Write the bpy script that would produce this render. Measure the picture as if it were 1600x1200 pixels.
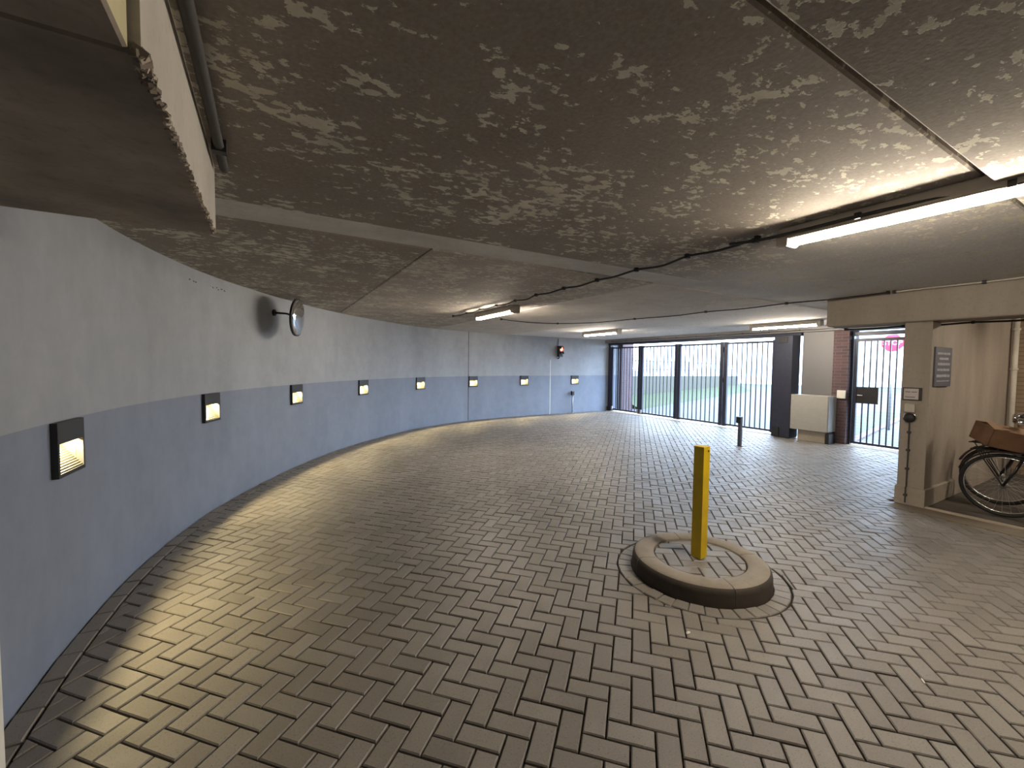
import bpy, math, random
from mathutils import Vector, Matrix
random.seed(7)
for o in list(bpy.data.objects): bpy.data.objects.remove(o)
SC = bpy.context.scene
COL = SC.collection
PI = math.pi
H_EYE = 1.60; CEIL = 2.52; PAINT = 1.265

# ------------------------------------------------------------------ camera
YAW, PITCH, ROLL, FPX = math.radians(30.108), math.radians(2.610), math.radians(0.6145), 656.02
fw = Vector((math.sin(YAW)*math.cos(PITCH), math.cos(YAW)*math.cos(PITCH), -math.sin(PITCH)))
rt = Vector((math.cos(YAW), -math.sin(YAW), 0)); up = rt.cross(fw)
r2 = rt*math.cos(ROLL) + up*math.sin(ROLL); u2 = -rt*math.sin(ROLL) + up*math.cos(ROLL)
cd = bpy.data.cameras.new('camera'); cam = bpy.data.objects.new('camera', cd); COL.objects.link(cam)
cd.sensor_width = 36; cd.lens = FPX*36/1600; cd.clip_start = .02; cd.clip_end = 400
cam.matrix_world = Matrix(((r2.x,u2.x,-fw.x,0),(r2.y,u2.y,-fw.y,0),(r2.z,u2.z,-fw.z,H_EYE),(0,0,0,1)))
SC.camera = cam

# ------------------------------------------------------------------ sky and exposure
w = bpy.data.worlds.new('sky'); SC.world = w; w.use_nodes = True
bg = w.node_tree.nodes['Background']; bg.inputs['Color'].default_value = (.58,.76,1.0,1); bg.inputs['Strength'].default_value = 19.0
SC.view_settings.view_transform = 'Standard'; SC.view_settings.look = 'None'
SC.view_settings.gamma = 1.0; SC.view_settings.use_curve_mapping = False
SC.view_settings.exposure = 0.0
TUBE = 250.0          # radiance of the fluorescent tubes
STEP_W = 46.0         # watts of each recessed wall light

def project(p):
    d = Vector(p)-Vector((0,0,H_EYE)); z = d.dot(fw)
    if z < .05: return None
    return (800+FPX*d.dot(r2)/z, 600-FPX*d.dot(u2)/z, z)

# ------------------------------------------------------------------ materials
MATS = {}
class NT:
    def __init__(s, name):
        s.m = bpy.data.materials.new(name); s.m.use_nodes = True; s.t = s.m.node_tree
        s.b = s.t.nodes['Principled BSDF']; MATS[name] = s.m
    def n(s, kind, **kw):
        x = s.t.nodes.new(kind)
        for k, v in kw.items():
            if k in x.inputs: x.inputs[k].default_value = v
            else: setattr(x, k, v)
        return x
    def l(s, a, b): s.t.links.new(a, b)
    def coord(s, scale=(1,1,1), obj=True):
        tc = s.n('ShaderNodeTexCoord'); mp = s.n('ShaderNodeMapping'); mp.inputs['Scale'].default_value = scale
        if obj: s.l(tc.outputs['Object'], mp.inputs[0])
        else:
            g = s.n('ShaderNodeNewGeometry'); s.l(g.outputs['Position'], mp.inputs[0])
        return mp.outputs[0]
    def noise(s, co, scale, detail=4, rough=.55, dist=0):
        x = s.n('ShaderNodeTexNoise', Scale=scale, Detail=detail, Roughness=rough, Distortion=dist); s.l(co, x.inputs['Vector']); return x.outputs[0]
    def ramp(s, f, stops):
        r = s.n('ShaderNodeValToRGB'); e = r.color_ramp.elements
        while len(e) < len(stops): e.new(.5)
        for el, (p, c) in zip(e, stops): el.position = p; el.color = c if len(c) == 4 else (*c, 1)
        s.l(f, r.inputs[0]); return r.outputs[0]
    def mix(s, f, a, b, mode='MIX'):
        x = s.n('ShaderNodeMix', data_type='RGBA', blend_type=mode)
        for i, v in ((0, f), (6, a), (7, b)):
            if hasattr(v, 'default_value') or hasattr(v, 'is_linked'): s.l(v, x.inputs[i])
            else: x.inputs[i].default_value = v if i == 0 else (*v, 1)
        return x.outputs[2]
    def math(s, op, a, b=None, clamp=False):
        x = s.n('ShaderNodeMath', operation=op, use_clamp=clamp)
        for i, v in ((0, a), (1, b)):
            if v is None: continue
            if isinstance(v, (int, float)): x.inputs[i].default_value = v
            else: s.l(v, x.inputs[i])
        return x.outputs[0]
    def bump(s, h, strength=.3, dist=.01):
        b = s.n('ShaderNodeBump', Strength=strength, Distance=dist); s.l(h, b.inputs['Height']); s.l(b.outputs[0], s.b.inputs['Normal'])
    def color(s, c):
        if isinstance(c, tuple): s.b.inputs['Base Color'].default_value = (*c, 1)
        else: s.l(c, s.b.inputs['Base Color'])
    def rough(s, r): s.b.inputs['Roughness'].default_value = r

def plain(name, c, rough=.6, metal=0, var=.12, scale=14, bump=0):
    t = NT(name); co = t.coord(obj=False); n = t.noise(co, scale, 5)
    lo = tuple(x*(1-var) for x in c); hi = tuple(min(1, x*(1+var)) for x in c)
    t.color(t.ramp(n, [(.3, lo), (.7, hi)])); t.rough(rough); t.b.inputs['Metallic'].default_value = metal
    if bump: t.bump(n, bump, .004)
    return t.m
def emit(name, c, strength):
    t = NT(name); t.color((.8,.8,.8)); t.b.inputs['Emission Color'].default_value = (*c, 1); t.b.inputs['Emission Strength'].default_value = strength
    return t.m

def concrete_ceiling(name='flaking_concrete', k=1.0, lo=.572, tint=(1,1,1), daylit_from=None):
    t = NT(name)
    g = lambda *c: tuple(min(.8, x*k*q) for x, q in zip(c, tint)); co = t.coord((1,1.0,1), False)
    big = t.noise(co, 1.1, 3); mid = t.noise(co, 3.2, 3); fine = t.noise(t.coord((16,24,16), False), 1.0, 6, .62, .2)
    # flakes of old whitewash: fine noise thresholded, denser where the two broad noises are high
    s = t.math('ADD', fine, t.math('MULTIPLY', t.math('SUBTRACT', mid, .5), .55))
    s = t.math('ADD', s, t.math('MULTIPLY', t.math('SUBTRACT', big, .5), .35))
    mask = t.ramp(s, [(lo, (0,0,0)), (lo+.02, (1,1,1))])
    grain = t.noise(co, 60, 4)
    base = t.ramp(t.noise(co, 2.2, 6, .6), [(.3, g(.240,.205,.175)), (.7, g(.34,.30,.262))])
    base = t.mix(.35, base, t.ramp(grain, [(.3, g(.18,.155,.13)), (.7, g(.40,.355,.31))]))
    if daylit_from is not None:      # daylight painted in: the slab turns paler along x past a ragged edge
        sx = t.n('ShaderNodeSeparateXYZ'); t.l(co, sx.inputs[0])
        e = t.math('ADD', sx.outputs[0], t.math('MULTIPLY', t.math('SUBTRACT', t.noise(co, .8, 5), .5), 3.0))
        e = t.math('DIVIDE', t.math('SUBTRACT', e, daylit_from), 2.2, True)
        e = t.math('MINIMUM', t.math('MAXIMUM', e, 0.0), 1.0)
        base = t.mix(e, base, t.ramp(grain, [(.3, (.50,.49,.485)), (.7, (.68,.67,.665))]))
    flake = t.ramp(t.noise(co, 6, 3), [(.3, (.50,.47,.38)), (.7, (.68,.65,.55))])
    t.color(t.mix(mask, base, flake)); t.rough(.85); t.bump(t.math('ADD', mask, t.math('MULTIPLY', grain, .6)), .25, .004)
    return t.m
def concrete(name, a, b, sc=1.0, streak=False, rough=.8):
    t = NT(name); co = t.coord((1,1,.25) if streak else (1,1,1), False)
    n1 = t.noise(co, 2.2*sc, 6, .62); n2 = t.noise(t.coord((1,1,1), False), 26*sc, 5, .65)
    c = t.ramp(n1, [(.28, a), (.72, b)]); dark = tuple(x*.72 for x in a)
    c = t.mix(t.ramp(n2, [(.33, (.28,.28,.28)), (.47, (0,0,0))]), c, dark)
    t.color(c); t.rough(rough); t.bump(n2, .12, .003); return t.m
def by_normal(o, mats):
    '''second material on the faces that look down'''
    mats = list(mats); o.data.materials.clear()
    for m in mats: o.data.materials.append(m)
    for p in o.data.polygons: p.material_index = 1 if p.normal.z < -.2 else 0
def wall_paint(name, c, var):
    t = NT(name); co = t.coord((1,1,.35), False); n = t.noise(co, 1.6, 7, .62); n3 = t.noise(t.coord((1,1,1), False), 5, 6, .7); n2 = t.noise(t.coord((1,1,1), False), 55, 4)
    m = t.math('ADD', t.math('MULTIPLY', n, .6), t.math('MULTIPLY', n3, .4))
    t.color(t.ramp(m, [(.34, tuple(x*(1-var) for x in c)), (.5, c), (.66, tuple(x*(1+var) for x in c))]))
    t.rough(.55); t.bump(n2, .06, .002); return t.m
def paver_mat():
    t = NT('concrete_paver'); co = t.coord((1,1,1), False)
    oi = t.n('ShaderNodeObjectInfo'); ge = t.n('ShaderNodeNewGeometry')
    r = t.math('FRACT', t.math('ADD', t.math('MULTIPLY', oi.outputs['Random'], 7.31), ge.outputs['Random Per Island']))
    base = t.ramp(r, [(0, (.138,.124,.110)), (.5, (.195,.180,.164)), (1, (.245,.229,.213))])
    broad = t.noise(co, .9, 3)
    base = t.mix(.5, base, t.ramp(broad, [(.35, (.160,.146,.130)), (.65, (.230,.213,.195))]))
    sp = t.noise(co, 130, 4, .75)
    base = t.mix(t.ramp(sp, [(.33, (.85,.85,.85)), (.43, (0,0,0))]), base, (.06,.05,.042))
    base = t.mix(t.ramp(sp, [(.60, (0,0,0)), (.70, (.5,.5,.5))]), base, (.34,.32,.29))
    t.color(base); t.l(t.ramp(t.noise(co, 5, 4), [(.3, (.45,.45,.45)), (.7, (.60,.60,.60))]), t.b.inputs['Roughness'])
    t.b.inputs['Specular IOR Level'].default_value = .6
    t.bump(sp, .25, .002); return t.m
def brick_mat(name, a, b, mort, scale=1):
    t = NT(name); g = t.n('ShaderNodeNewGeometry'); sx = t.n('ShaderNodeSeparateXYZ'); t.l(g.outputs['Position'], sx.inputs[0])
    cx = t.n('ShaderNodeCombineXYZ'); t.l(t.math('ADD', sx.outputs[0], sx.outputs[1]), cx.inputs[0]); t.l(sx.outputs[2], cx.inputs[1])
    br = t.n('ShaderNodeTexBrick', Scale=scale); br.inputs['Color1'].default_value = (*a,1); br.inputs['Color2'].default_value = (*b,1); br.inputs['Mortar'].default_value = (*mort,1)
    br.inputs['Brick Width'].default_value = .22; br.inputs['Row Height'].default_value = .065; br.inputs['Mortar Size'].default_value = .006
    t.l(cx.outputs[0], br.inputs[0]); t.color(br.outputs[0]); t.rough(.85); t.bump(br.outputs[1], -.3, .006); return t.m

M_CEIL = concrete_ceiling()
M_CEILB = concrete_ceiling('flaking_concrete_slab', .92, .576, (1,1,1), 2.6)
M_CEIL2 = concrete_ceiling('greyer_flaking_concrete', 1.40, .548, (.98,1.0,1.03))  # from here panels pale toward the gate, daylight partly put into their colour
M_CEIL2B = concrete_ceiling('daylit_grey_concrete', 2.1, .56, (.96,1.01,1.08))
M_CEIL3 = concrete_ceiling('smooth_daylit_concrete', 3.2, .60, (.94,1.02,1.14))
M_BEAM_YEL = concrete('yellowed_beam', (.46,.42,.24), (.58,.53,.33))
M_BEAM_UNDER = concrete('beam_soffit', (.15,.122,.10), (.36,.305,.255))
M_BAND = concrete('pale_filler', (.50,.49,.46), (.72,.71,.68))
M_BEAM_SIDE = concrete('beam_concrete', (.42,.39,.345), (.55,.515,.465))
M_BEAM_R = concrete('brown_concrete', (.25,.215,.18), (.36,.315,.27), streak=True)
M_PLINTH = concrete('plinth_concrete', (.27,.235,.19), (.38,.335,.28))
M_WALL_HI = wall_paint('grey_wall_paint', (.325,.346,.378), .15)
M_WALL_LO = wall_paint('slate_wall_paint', (.205,.240,.315), .15)
M_WALL_W = wall_paint('white_wall_paint', (.150,.150,.158), .05)
M_PAVER = paver_mat()
M_JOINT = plain('joint_sand', (.035,.028,.02), .95, var=.4, scale=60)
M_KERB = concrete('kerb_concrete', (.20,.175,.145), (.30,.265,.225), 1.6)
M_KERB_SHADE = concrete('shaded_kerb_concrete', (.026,.021,.017), (.060,.047,.036), 2)  # shade painted into the outer side of the island kerb
M_STRIP = concrete('dusty_strip', (.16,.13,.10), (.21,.175,.135), 1.2)
M_EDGE = concrete('pale_edging', (.40,.34,.26), (.52,.46,.37), 2)
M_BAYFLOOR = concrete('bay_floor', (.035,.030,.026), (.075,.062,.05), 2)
M_DARK = plain('anthracite_metal', (.022,.022,.024), .45, .2)
M_BLACK = plain('black_plastic', (.010,.010,.010), .5)
M_GATE = plain('gate_steel', (.030,.034,.055), .42, .3)
M_STEEL = plain('galvanised', (.42,.42,.43), .4, .8)
M_CHROME = plain('chrome', (.75,.75,.75), .15, 1.0, var=.02)
M_WHITE = plain('white_enamel', (.72,.71,.66), .4, var=.04)
M_CREAM = plain('cream_cabinet', (.34,.335,.31), .5, var=.04)
M_YELLOW = plain('yellow_paint', (.62,.43,.005), .45, var=.12, scale=9)
M_PIPE = plain('grey_conduit', (.045,.043,.040), .75)
M_CABLE = plain('black_cable', (.02,.018,.016), .55)
M_JOINT_SHADE = plain('joint_shade_black', (.006,.006,.006), 1.0)
M_JOINT_SHADE.node_tree.nodes['Principled BSDF'].inputs['Specular IOR Level'].default_value = 0
M_BOLL = plain('grey_post', (.10,.10,.13), .45, .4)
M_SIGN = plain('slate_sign', (.070,.078,.120), .5, var=.05)
M_LETTER = plain('pale_letter', (.36,.37,.42), .6, var=.1)
M_RED = plain('sign_red', (.72,.02,.06), .4, var=.03)
M_TYRE = plain('tyre_rubber', (.016,.015,.014), .6)
M_FRAME = plain('bike_black', (.014,.013,.015), .3)
M_FRAME2 = plain('bike_purple', (.05,.03,.06), .3)
M_CARD = plain('cardboard', (.165,.088,.048), .85, var=.22, scale=6)
M_CARD2 = plain('cardboard_inside', (.24,.14,.08), .85, var=.15, scale=8)
M_TRAY = plain('lamp_tray', (.042,.037,.020), .5, var=.03)
M_BRICK = brick_mat('purple_brick', (.095,.055,.06), (.07,.045,.05), (.11,.09,.095))
M_BRICK2 = brick_mat('bay_brick', (.25,.18,.12), (.21,.15,.10), (.12,.10,.08))
M_BRICK3 = brick_mat('mossy_brick', (.052,.050,.033), (.045,.045,.03), (.056,.056,.048))
M_ASPH = plain('outdoor_paving', (.025,.027,.029), .8, var=.1, scale=4)
M_GRASS = plain('grass_green', (.026,.036,.012), .95, var=.3, scale=20)
M_FACADE = plain('pale_facade', (.75,.74,.72), .8, var=.04)
M_GLASSB = plain('teal_window', (.30,.42,.46), .2, var=.1)
M_FOL = plain('foliage', (.12,.17,.07), .9, var=.3, scale=9)
M_MIRROR = plain('mirror_face', (.82,.85,.88), .05, 1.0, var=.01)
M_PAPER = plain('paper_sign', (.50,.46,.46), .7, var=.04)
M_TUBE = emit('tube_glow', (1.0,.86,.68), TUBE)
M_REDLIT = emit('red_signal_glow', (1.0,.06,.03), 16)
M_DIFF = plain('lamp_housing', (.50,.46,.40), .5, var=.05)

# ------------------------------------------------------------------ mesh helpers
class MB:
    def __init__(s): s.v = []; s.f = []; s.mi = []
    def add(s, v, f, mi=0):
        o = len(s.v); s.v += [tuple(x) for x in v]; s.f += [tuple(i+o for i in q) for q in f]; s.mi += [mi]*len(f); return s
    def box(s, x0, x1, y0, y1, z0, z1, mi=0, M=None):
        v = [Vector((x, y, z)) for z in (z0, z1) for y in (y0, y1) for x in (x0, x1)]
        if M is not None: v = [M@p for p in v]
        return s.add(v, [(0,2,3,1),(4,5,7,6),(0,1,5,4),(2,6,7,3),(0,4,6,2),(1,3,7,5)], mi)
    def cbox(s, x0, x1, y0, y1, z0, z1, c=.004, mi=0):
        """box with chamfered vertical and top/bottom edges"""
        ring = lambda a, z: [(x0+a,y0+a,z),(x1-a,y0+a,z),(x1-a,y1-a,z),(x0+a,y1-a,z)]
        v = ring(c, z0)+ring(0, z0+c)+ring(0, z1-c)+ring(c, z1)
        f = [(3,2,1,0),(12,13,14,15)]
        for k in range(3):
            for i in range(4): j = (i+1) % 4; f.append((4*k+i, 4*k+j, 4*k+4+j, 4*k+4+i))
        return s.add(v, f, mi)
    def tube(s, pts, r, n=8, mi=0, closed=False, cap=True):
        pts = [Vector(p) for p in pts]; m = len(pts); rs = r if isinstance(r, (list, tuple)) else [r]*m
        V = []; ref = None
        for i, p in enumerate(pts):
            if closed: t = (pts[(i+1) % m]-pts[i-1]).normalized()
            else: t = (pts[min(i+1, m-1)]-pts[max(i-1, 0)]).normalized()
            if ref is None: ref = Vector((0,0,1)) if abs(t.z) < .9 else Vector((1,0,0))
            a = (ref-t*ref.dot(t))
            if a.length < 1e-5: a = t.orthogonal()
            a.normalize(); b = t.cross(a); ref = a
            V += [p+(a*math.cos(2*PI*k/n)+b*math.sin(2*PI*k/n))*rs[i] for k in range(n)]
        F = []
        for i in range(m if closed else m-1):
            for k in range(n):
                a0 = i*n+k; a1 = i*n+(k+1) % n; j = ((i+1) % m)*n
                F.append((a0, a1, j+(k+1) % n, j+k))
        if cap and not closed: F += [tuple(range(n-1, -1, -1)), tuple((m-1)*n+k for k in range(n))]
        return s.add(V, F, mi)
    def lathe(s, prof, n=32, M=None, mi=0):
        """profile of (r, z) turned about Z"""
        V = []; F = []
        for r, z in prof: V += [Vector((r*math.cos(2*PI*k/n), r*math.sin(2*PI*k/n), z)) for k in range(n)]
        for i in range(len(prof)-1):
            for k in range(n): F.append((i*n+k, i*n+(k+1) % n, (i+1)*n+(k+1) % n, (i+1)*n+k))
        if prof[0][0] > 1e-6: F.append(tuple(range(n-1, -1, -1)))
        if prof[-1][0] > 1e-6: F.append(tuple((len(prof)-1)*n+k for k in range(n)))
        if M is not None: V = [M@p for p in V]
        return s.add(V, F, mi)
    def prism(s, poly, z0, z1, M=None, mi=0):
        n = len(poly); V = [Vector((*p, z0)) for p in poly]+[Vector((*p, z1)) for p in poly]
        if M is not None: V = [M@p for p in V]
        return s.add(V, [tuple(range(n-1, -1, -1)), tuple(range(n, 2*n))]+[(i, (i+1) % n, n+(i+1) % n, n+i) for i in range(n)], mi)
    def mesh(s, name, mat, smooth=False):
        me = bpy.data.meshes.new(name); me.from_pydata(s.v, [], s.f)
        for m in (mat if isinstance(mat, (list, tuple)) else [mat]): me.materials.append(m)
        if any(s.mi): me.polygons.foreach_set('material_index', s.mi)
        if smooth: me.polygons.foreach_set('use_smooth', [True]*len(s.f))
        me.validate(); me.update(); return me
    def build(s, name, mat, parent=None, smooth=False): return link(name, s.mesh(name, mat, smooth), parent)
def link(name, data, parent=None):
    o = bpy.data.objects.new(name, data); COL.objects.link(o)
    if parent: o.parent = parent
    return o
def tag(o, label, cat, group=None):
    o['label'] = label; o['category'] = cat
    if group: o['group'] = group
    return o
def thing(name, label, cat, loc=(0,0,0), rz=0, group=None):
    o = bpy.data.objects.new(name, None); COL.objects.link(o); o.location = loc; o.rotation_euler = (0,0,rz); o.empty_display_size = .1
    return tag(o, label, cat, group)
def struct(o): o['kind'] = 'structure'; return o
def text_mesh(name, s, size, mat, parent, M, extrude=.002):
    cu = bpy.data.curves.new(name, 'FONT'); cu.body = s; cu.size = size; cu.extrude = extrude; cu.align_x = 'CENTER'; cu.align_y = 'CENTER'
    t = bpy.data.objects.new('tmp', cu); COL.objects.link(t); bpy.context.view_layer.update()
    me = bpy.data.meshes.new_from_object(t.evaluated_get(bpy.context.evaluated_depsgraph_get())); bpy.data.objects.remove(t)
    me.transform(M); me.materials.clear(); me.materials.append(mat); return link(name, me, parent)
def spline(P, n=10):
    P = [Vector(p) for p in P]; out = []
    for i in range(len(P)-1):
        p0 = P[max(i-1, 0)]; p1 = P[i]; p2 = P[i+1]; p3 = P[min(i+2, len(P)-1)]
        for k in range(n):
            t = k/n; out.append(.5*((2*p1)+(p2-p0)*t+(2*p0-5*p1+4*p2-p3)*t*t+(3*p1-p0-3*p2+p3)*t**3))
    return out+[P[-1]]

# ------------------------------------------------------------------ the curved wall with its recessed lights
WP = [(-1.02,-7.2),(-1.02,-3),(-1.02,0),(-1.02,1.6),(-1.02,2.5),(-1.0,3.25),(-.92,4.05),(-.76,4.80),(-.56,5.45),(-.3,6.05),(0,6.63),(.37,7.25),(.79,7.88),(1.28,8.48),(1.95,9.15),(3.1,10.12),(4.4,10.75),(5.6,11.06),(6.65,11.2),(8.4,11.28),(10.0,11.28),(11.0,11.28)]
WC = [Vector((p.x, p.y)) for p in spline([(x, y, 0) for x, y in WP], 8)]
WS = [0]
for a, b in zip(WC[:-1], WC[1:]): WS.append(WS[-1]+(b-a).length)
def wall_at(s):
    s = max(0, min(WS[-1]-1e-6, s))
    for i in range(len(WS)-1):
        if WS[i+1] >= s:
            t = (s-WS[i])/(WS[i+1]-WS[i]); p = WC[i].lerp(WC[i+1], t); d = (WC[i+1]-WC[i]).normalized(); return p, d
def wall_s(x, y):
    q = Vector((x, y)); best = (1e9, 0)
    for i in range(len(WS)-1):
        a, b = WC[i], WC[i+1]; t = max(0, min(1, (q-a).dot(b-a)/(b-a).length_squared)); d = (a.lerp(b, t)-q).length
        if d < best[0]: best = (d, WS[i]+t*(b-a).length)
    return best[1]
LIGHTS = [(-.99,3.28),(-.555,5.48),(.36,7.22),(1.65,8.86),(3.27,10.23),(5.06,10.91),(6.94,11.22),(9.0,11.28)]
LS = [wall_s(*p) for p in LIGHTS]
LW, LZ0, LZ1 = .15, .962, 1.262
def build_wall():
    br = set(WS)
    for s in LS:
        br = {b for b in br if not (s-LW-.001 < b < s+LW+.001)}; br |= {s-LW+.012, s+LW-.012}
    br = sorted(br); zs = [-.05, LZ0+.012, LZ1-.012, PAINT, 2.60]
    mb = MB(); nrow = len(zs); V = []
    for s in br:
        p, d = wall_at(s); V += [(p.x, p.y, z) for z in zs]
    o = len(V); n = len(br)
    for s in br:
        p, d = wall_at(s); q = p+Vector((-d.y, d.x))*.3; V += [(q.x, q.y, z) for z in zs]
    F = []; MI = []
    for i in range(n-1):
        mid = (br[i]+br[i+1])/2; hole = any(abs(mid-s) < LW-.02 for s in LS)
        for k in range(nrow-1):
            if not (hole and k == 1): F.append((i*nrow+k, (i+1)*nrow+k, (i+1)*nrow+k+1, i*nrow+k+1)); MI.append(1 if k == 3 else 0)
            F.append((o+i*nrow+k, o+i*nrow+k+1, o+(i+1)*nrow+k+1, o+(i+1)*nrow+k)); MI.append(1)
        F.append((i*nrow+nrow-1, (i+1)*nrow+nrow-1, o+(i+1)*nrow+nrow-1, o+i*nrow+nrow-1)); MI.append(1)
    for i in (0, n-1):
        for k in range(nrow-1): F.append((i*nrow+k, i*nrow+k+1, o+i*nrow+k+1, o+i*nrow+k)); MI.append(1)
    mb.v = V; mb.f = F; mb.mi = MI
    return struct(mb.build('wall_left', [M_WALL_LO, M_WALL_HI]))
wall_left = build_wall()
# expansion joints in the curved wall
for s, wd, z0, z1, m in ((wall_s(4.9,10.88), .014, 0, 2.52, M_PIPE), (wall_s(7.98,11.26), .022, 0, 1.78, M_WHITE)):
    p, d = wall_at(s); M = Matrix.Translation((p.x, p.y, 0))@Matrix.Rotation(math.atan2(d.y, d.x), 4, 'Z')
    MB().box(-wd/2, wd/2, -.004, .01, z0, z1, M=M).build('sealant_joint', m, wall_left)

# ------------------------------------------------------------------ floor: pavers in herringbone
FIELD_Y0 = -2.6; GATE_X = 10.55; BAY_X = 6.22; ISL = Vector((2.89, 2.045)); ISL_R = .50; RING_R = .615
floor = struct(MB().box(-1.4, 10.9, -7.3, 11.6, -.12, -.022).build('floor', M_JOINT))
BW = .105
def clip(poly, p, n):
    """keep the side where (x-p).n >= 0"""
    out = []
    for i in range(len(poly)):
        a, b = poly[i], poly[(i+1) % len(poly)]; da, db = (a-p).dot(n), (b-p).dot(n)
        if da >= 0: out.append(a)
        if (da >= 0) != (db >= 0): out.append(a.lerp(b, da/(da-db)))
    return out
def area(P): return .5*sum(P[i].x*P[(i+1) % len(P)].y-P[(i+1) % len(P)].x*P[i].y for i in range(len(P)))
def inset(P, g):
    n = len(P); L = []
    for i in range(n):
        a, b = P[i], P[(i+1) % n]; d = b-a
        if d.length < 1e-6: return None
        d.normalize(); nn = Vector((-d.y, d.x)); L.append((a+nn*g, d))
    out = []
    for i in range(n):
        (p, d), (q, e) = L[i-1], L[i]; cr = d.x*e.y-d.y*e.x
        if abs(cr) < 1e-4: out.append(q)
        else: out.append(p+d*(((q-p).x*e.y-(q-p).y*e.x)/cr))
    return out if area(out) > 1e-5 else None
def cleanp(P, e=.012):
    out = []
    for p in P:
        if not out or (p-out[-1]).length > e: out.append(p)
    while len(out) > 2 and (out[0]-out[-1]).length <= e: out.pop()
    return out
def paver_geo(P, zt=0, depth=.045, gap=.0042, ch=.005):
    """stone with chamfered upper edge from a convex outline"""
    A = inset(P, gap); 
    if not A: return None
    B = inset(A, ch)
    if not B or len(B) != len(A): return None
    n = len(A); V = [(p.x, p.y, zt-depth) for p in A]+[(p.x, p.y, zt-ch) for p in A]+[(p.x, p.y, zt) for p in B]
    F = [tuple(range(2*n, 3*n))]
    for k in (0, 1):
        for i in range(n): F.append((k*n+i, k*n+(i+1) % n, (k+1)*n+(i+1) % n, (k+1)*n+i))
    return V, F
def tilt(V, zt, c, k=.008):
    tx, ty, dz = random.gauss(0, k), random.gauss(0, k), random.gauss(0, .0012)
    return [(x, y, z+dz+(x-c.x)*tx+(y-c.y)*ty) for x, y, z in V]
def pix_area(P, z=0):
    q = [project((p.x, p.y, z)) for p in P]
    if any(a is None for a in q): return 0
    cx = sum(a[0] for a in q)/len(q); cy = sum(a[1] for a in q)/len(q)
    if not (-15 < cx < 1615 and -15 < cy < 1215): return 0
    return abs(area([Vector(a[:2]) for a in q]))

ANG = math.radians(43.5); E2 = Vector((math.cos(ANG), math.sin(ANG))); E1 = Vector((E2.y, -E2.x)); PW = .1030
ORG = Vector((1.604, 1.501))-E1*(2*PW)-E2*(1*PW)
field = []
BORD = BW+.004
for i in range(-140, 141):
    for j in range(-140, 141):
        t = (i-j) % 4
        if t == 0: cells = (i, j, 2, 1)
        elif t == 3: cells = (i, j, 1, 2)
        else: continue
        a, b, cw, chh = cells
        c = ORG+E1*((a+cw/2)*PW)+E2*((b+chh/2)*PW)
        if c.y < FIELD_Y0 or c.y > 11.4 or c.x > GATE_X+.1 or c.x < -1.2: continue
        P = [ORG+E1*(x*PW)+E2*(y*PW) for x, y in ((a, b), (a+cw, b), (a+cw, b+chh), (a, b+chh))]
        full = True
        # border course along the curved wall
        s = wall_s(c.x, c.y); p, d = wall_at(s); nin = Vector((d.y, -d.x))
        dist = (c-p).dot(nin)
        if dist < BORD-.12: continue
        if dist < BORD+.16: P = clip(P, p+nin*BORD, nin); full = False
        if len(P) < 3: continue
        dr = (c-ISL).length
        if dr < RING_R-.12: continue
        if dr < RING_R+.16:
            u = (c-ISL).normalized(); P = clip(P, ISL+u*RING_R, u); full = False
            if len(P) < 3: continue
        for q, nn in (((GATE_X-.17, 0), (-1, 0)),):
            q = Vector(q); nn = Vector(nn)
            if (c-q).dot(nn) < .16: P = clip(P, q, nn) if P else P; full = False
        if len(P) < 3: continue
        if c.y < 2.05 and c.x > BAY_X-.16:
            if c.x > BAY_X+.12 and c.y < 1.99: continue
            if c.y < 1.99: P = clip(P, Vector((BAY_X, 0)), Vector((-1, 0))); full = False
        if len(P) < 3: continue
        P = cleanp(P)
        if len(P) < 3 or area(P) < .0012: continue
        field.append((pix_area(P), P, c, full, t))
field.sort(key=lambda e: -e[0])
# one shared mesh for the whole stones, turned for the two directions
def whole(name):
    g = paver_geo([Vector((-PW, -PW/2)), Vector((PW, -PW/2)), Vector((PW, PW/2)), Vector((-PW, PW/2))])
    return MB().add(*g).mesh(name, M_PAVER)
WHOLE = whole('paver')
rest = MB()
for k, (ar, P, c, full, t) in enumerate(field):
    if k < 300:
        if full:
            o = link('paver', WHOLE, floor); a0 = math.atan2(E1.y, E1.x)+(0 if t == 0 else PI/2)+random.choice((0, PI))
            o.location = (c.x, c.y, random.gauss(0, .0012)); o.rotation_euler = (random.gauss(0, .008), random.gauss(0, .008), a0+random.gauss(0, .004))
        else:
            g = paver_geo([p-c for p in P])
            if g: o = MB().add(*g).build('paver', M_PAVER, floor); o.location = (c.x, c.y, random.gauss(0, .001))
    else:
        g = paver_geo(P)
        if g: rest.add(tilt(g[0], 0, c), g[1])
o = rest.build('paver_field', M_PAVER, floor); o['kind'] = 'stuff'
# border course of stretchers following the wall
s = wall_s(-1.02, FIELD_Y0)
while s < wall_s(10.2, 11.28):
    (p0, d0), (p1, d1) = wall_at(s), wall_at(s+.21)
    n0, n1 = Vector((d0.y, -d0.x)), Vector((d1.y, -d1.x))
    P = [p0+n0*.004, p0+n0*BW, p1+n1*BW, p1+n1*.004]
    P = P[::-1] if area(P) < 0 else P
    c = sum(P, Vector((0, 0)))/4; g = paver_geo([q-c for q in P], gap=.004)
    if g: o = MB().add(*g).build('border_paver', M_PAVER, floor); o.location = (c.x, c.y, random.gauss(-.002, .002)); o.rotation_euler = (random.gauss(0,.01), random.gauss(0,.01), 0)
    s += .212
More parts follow.
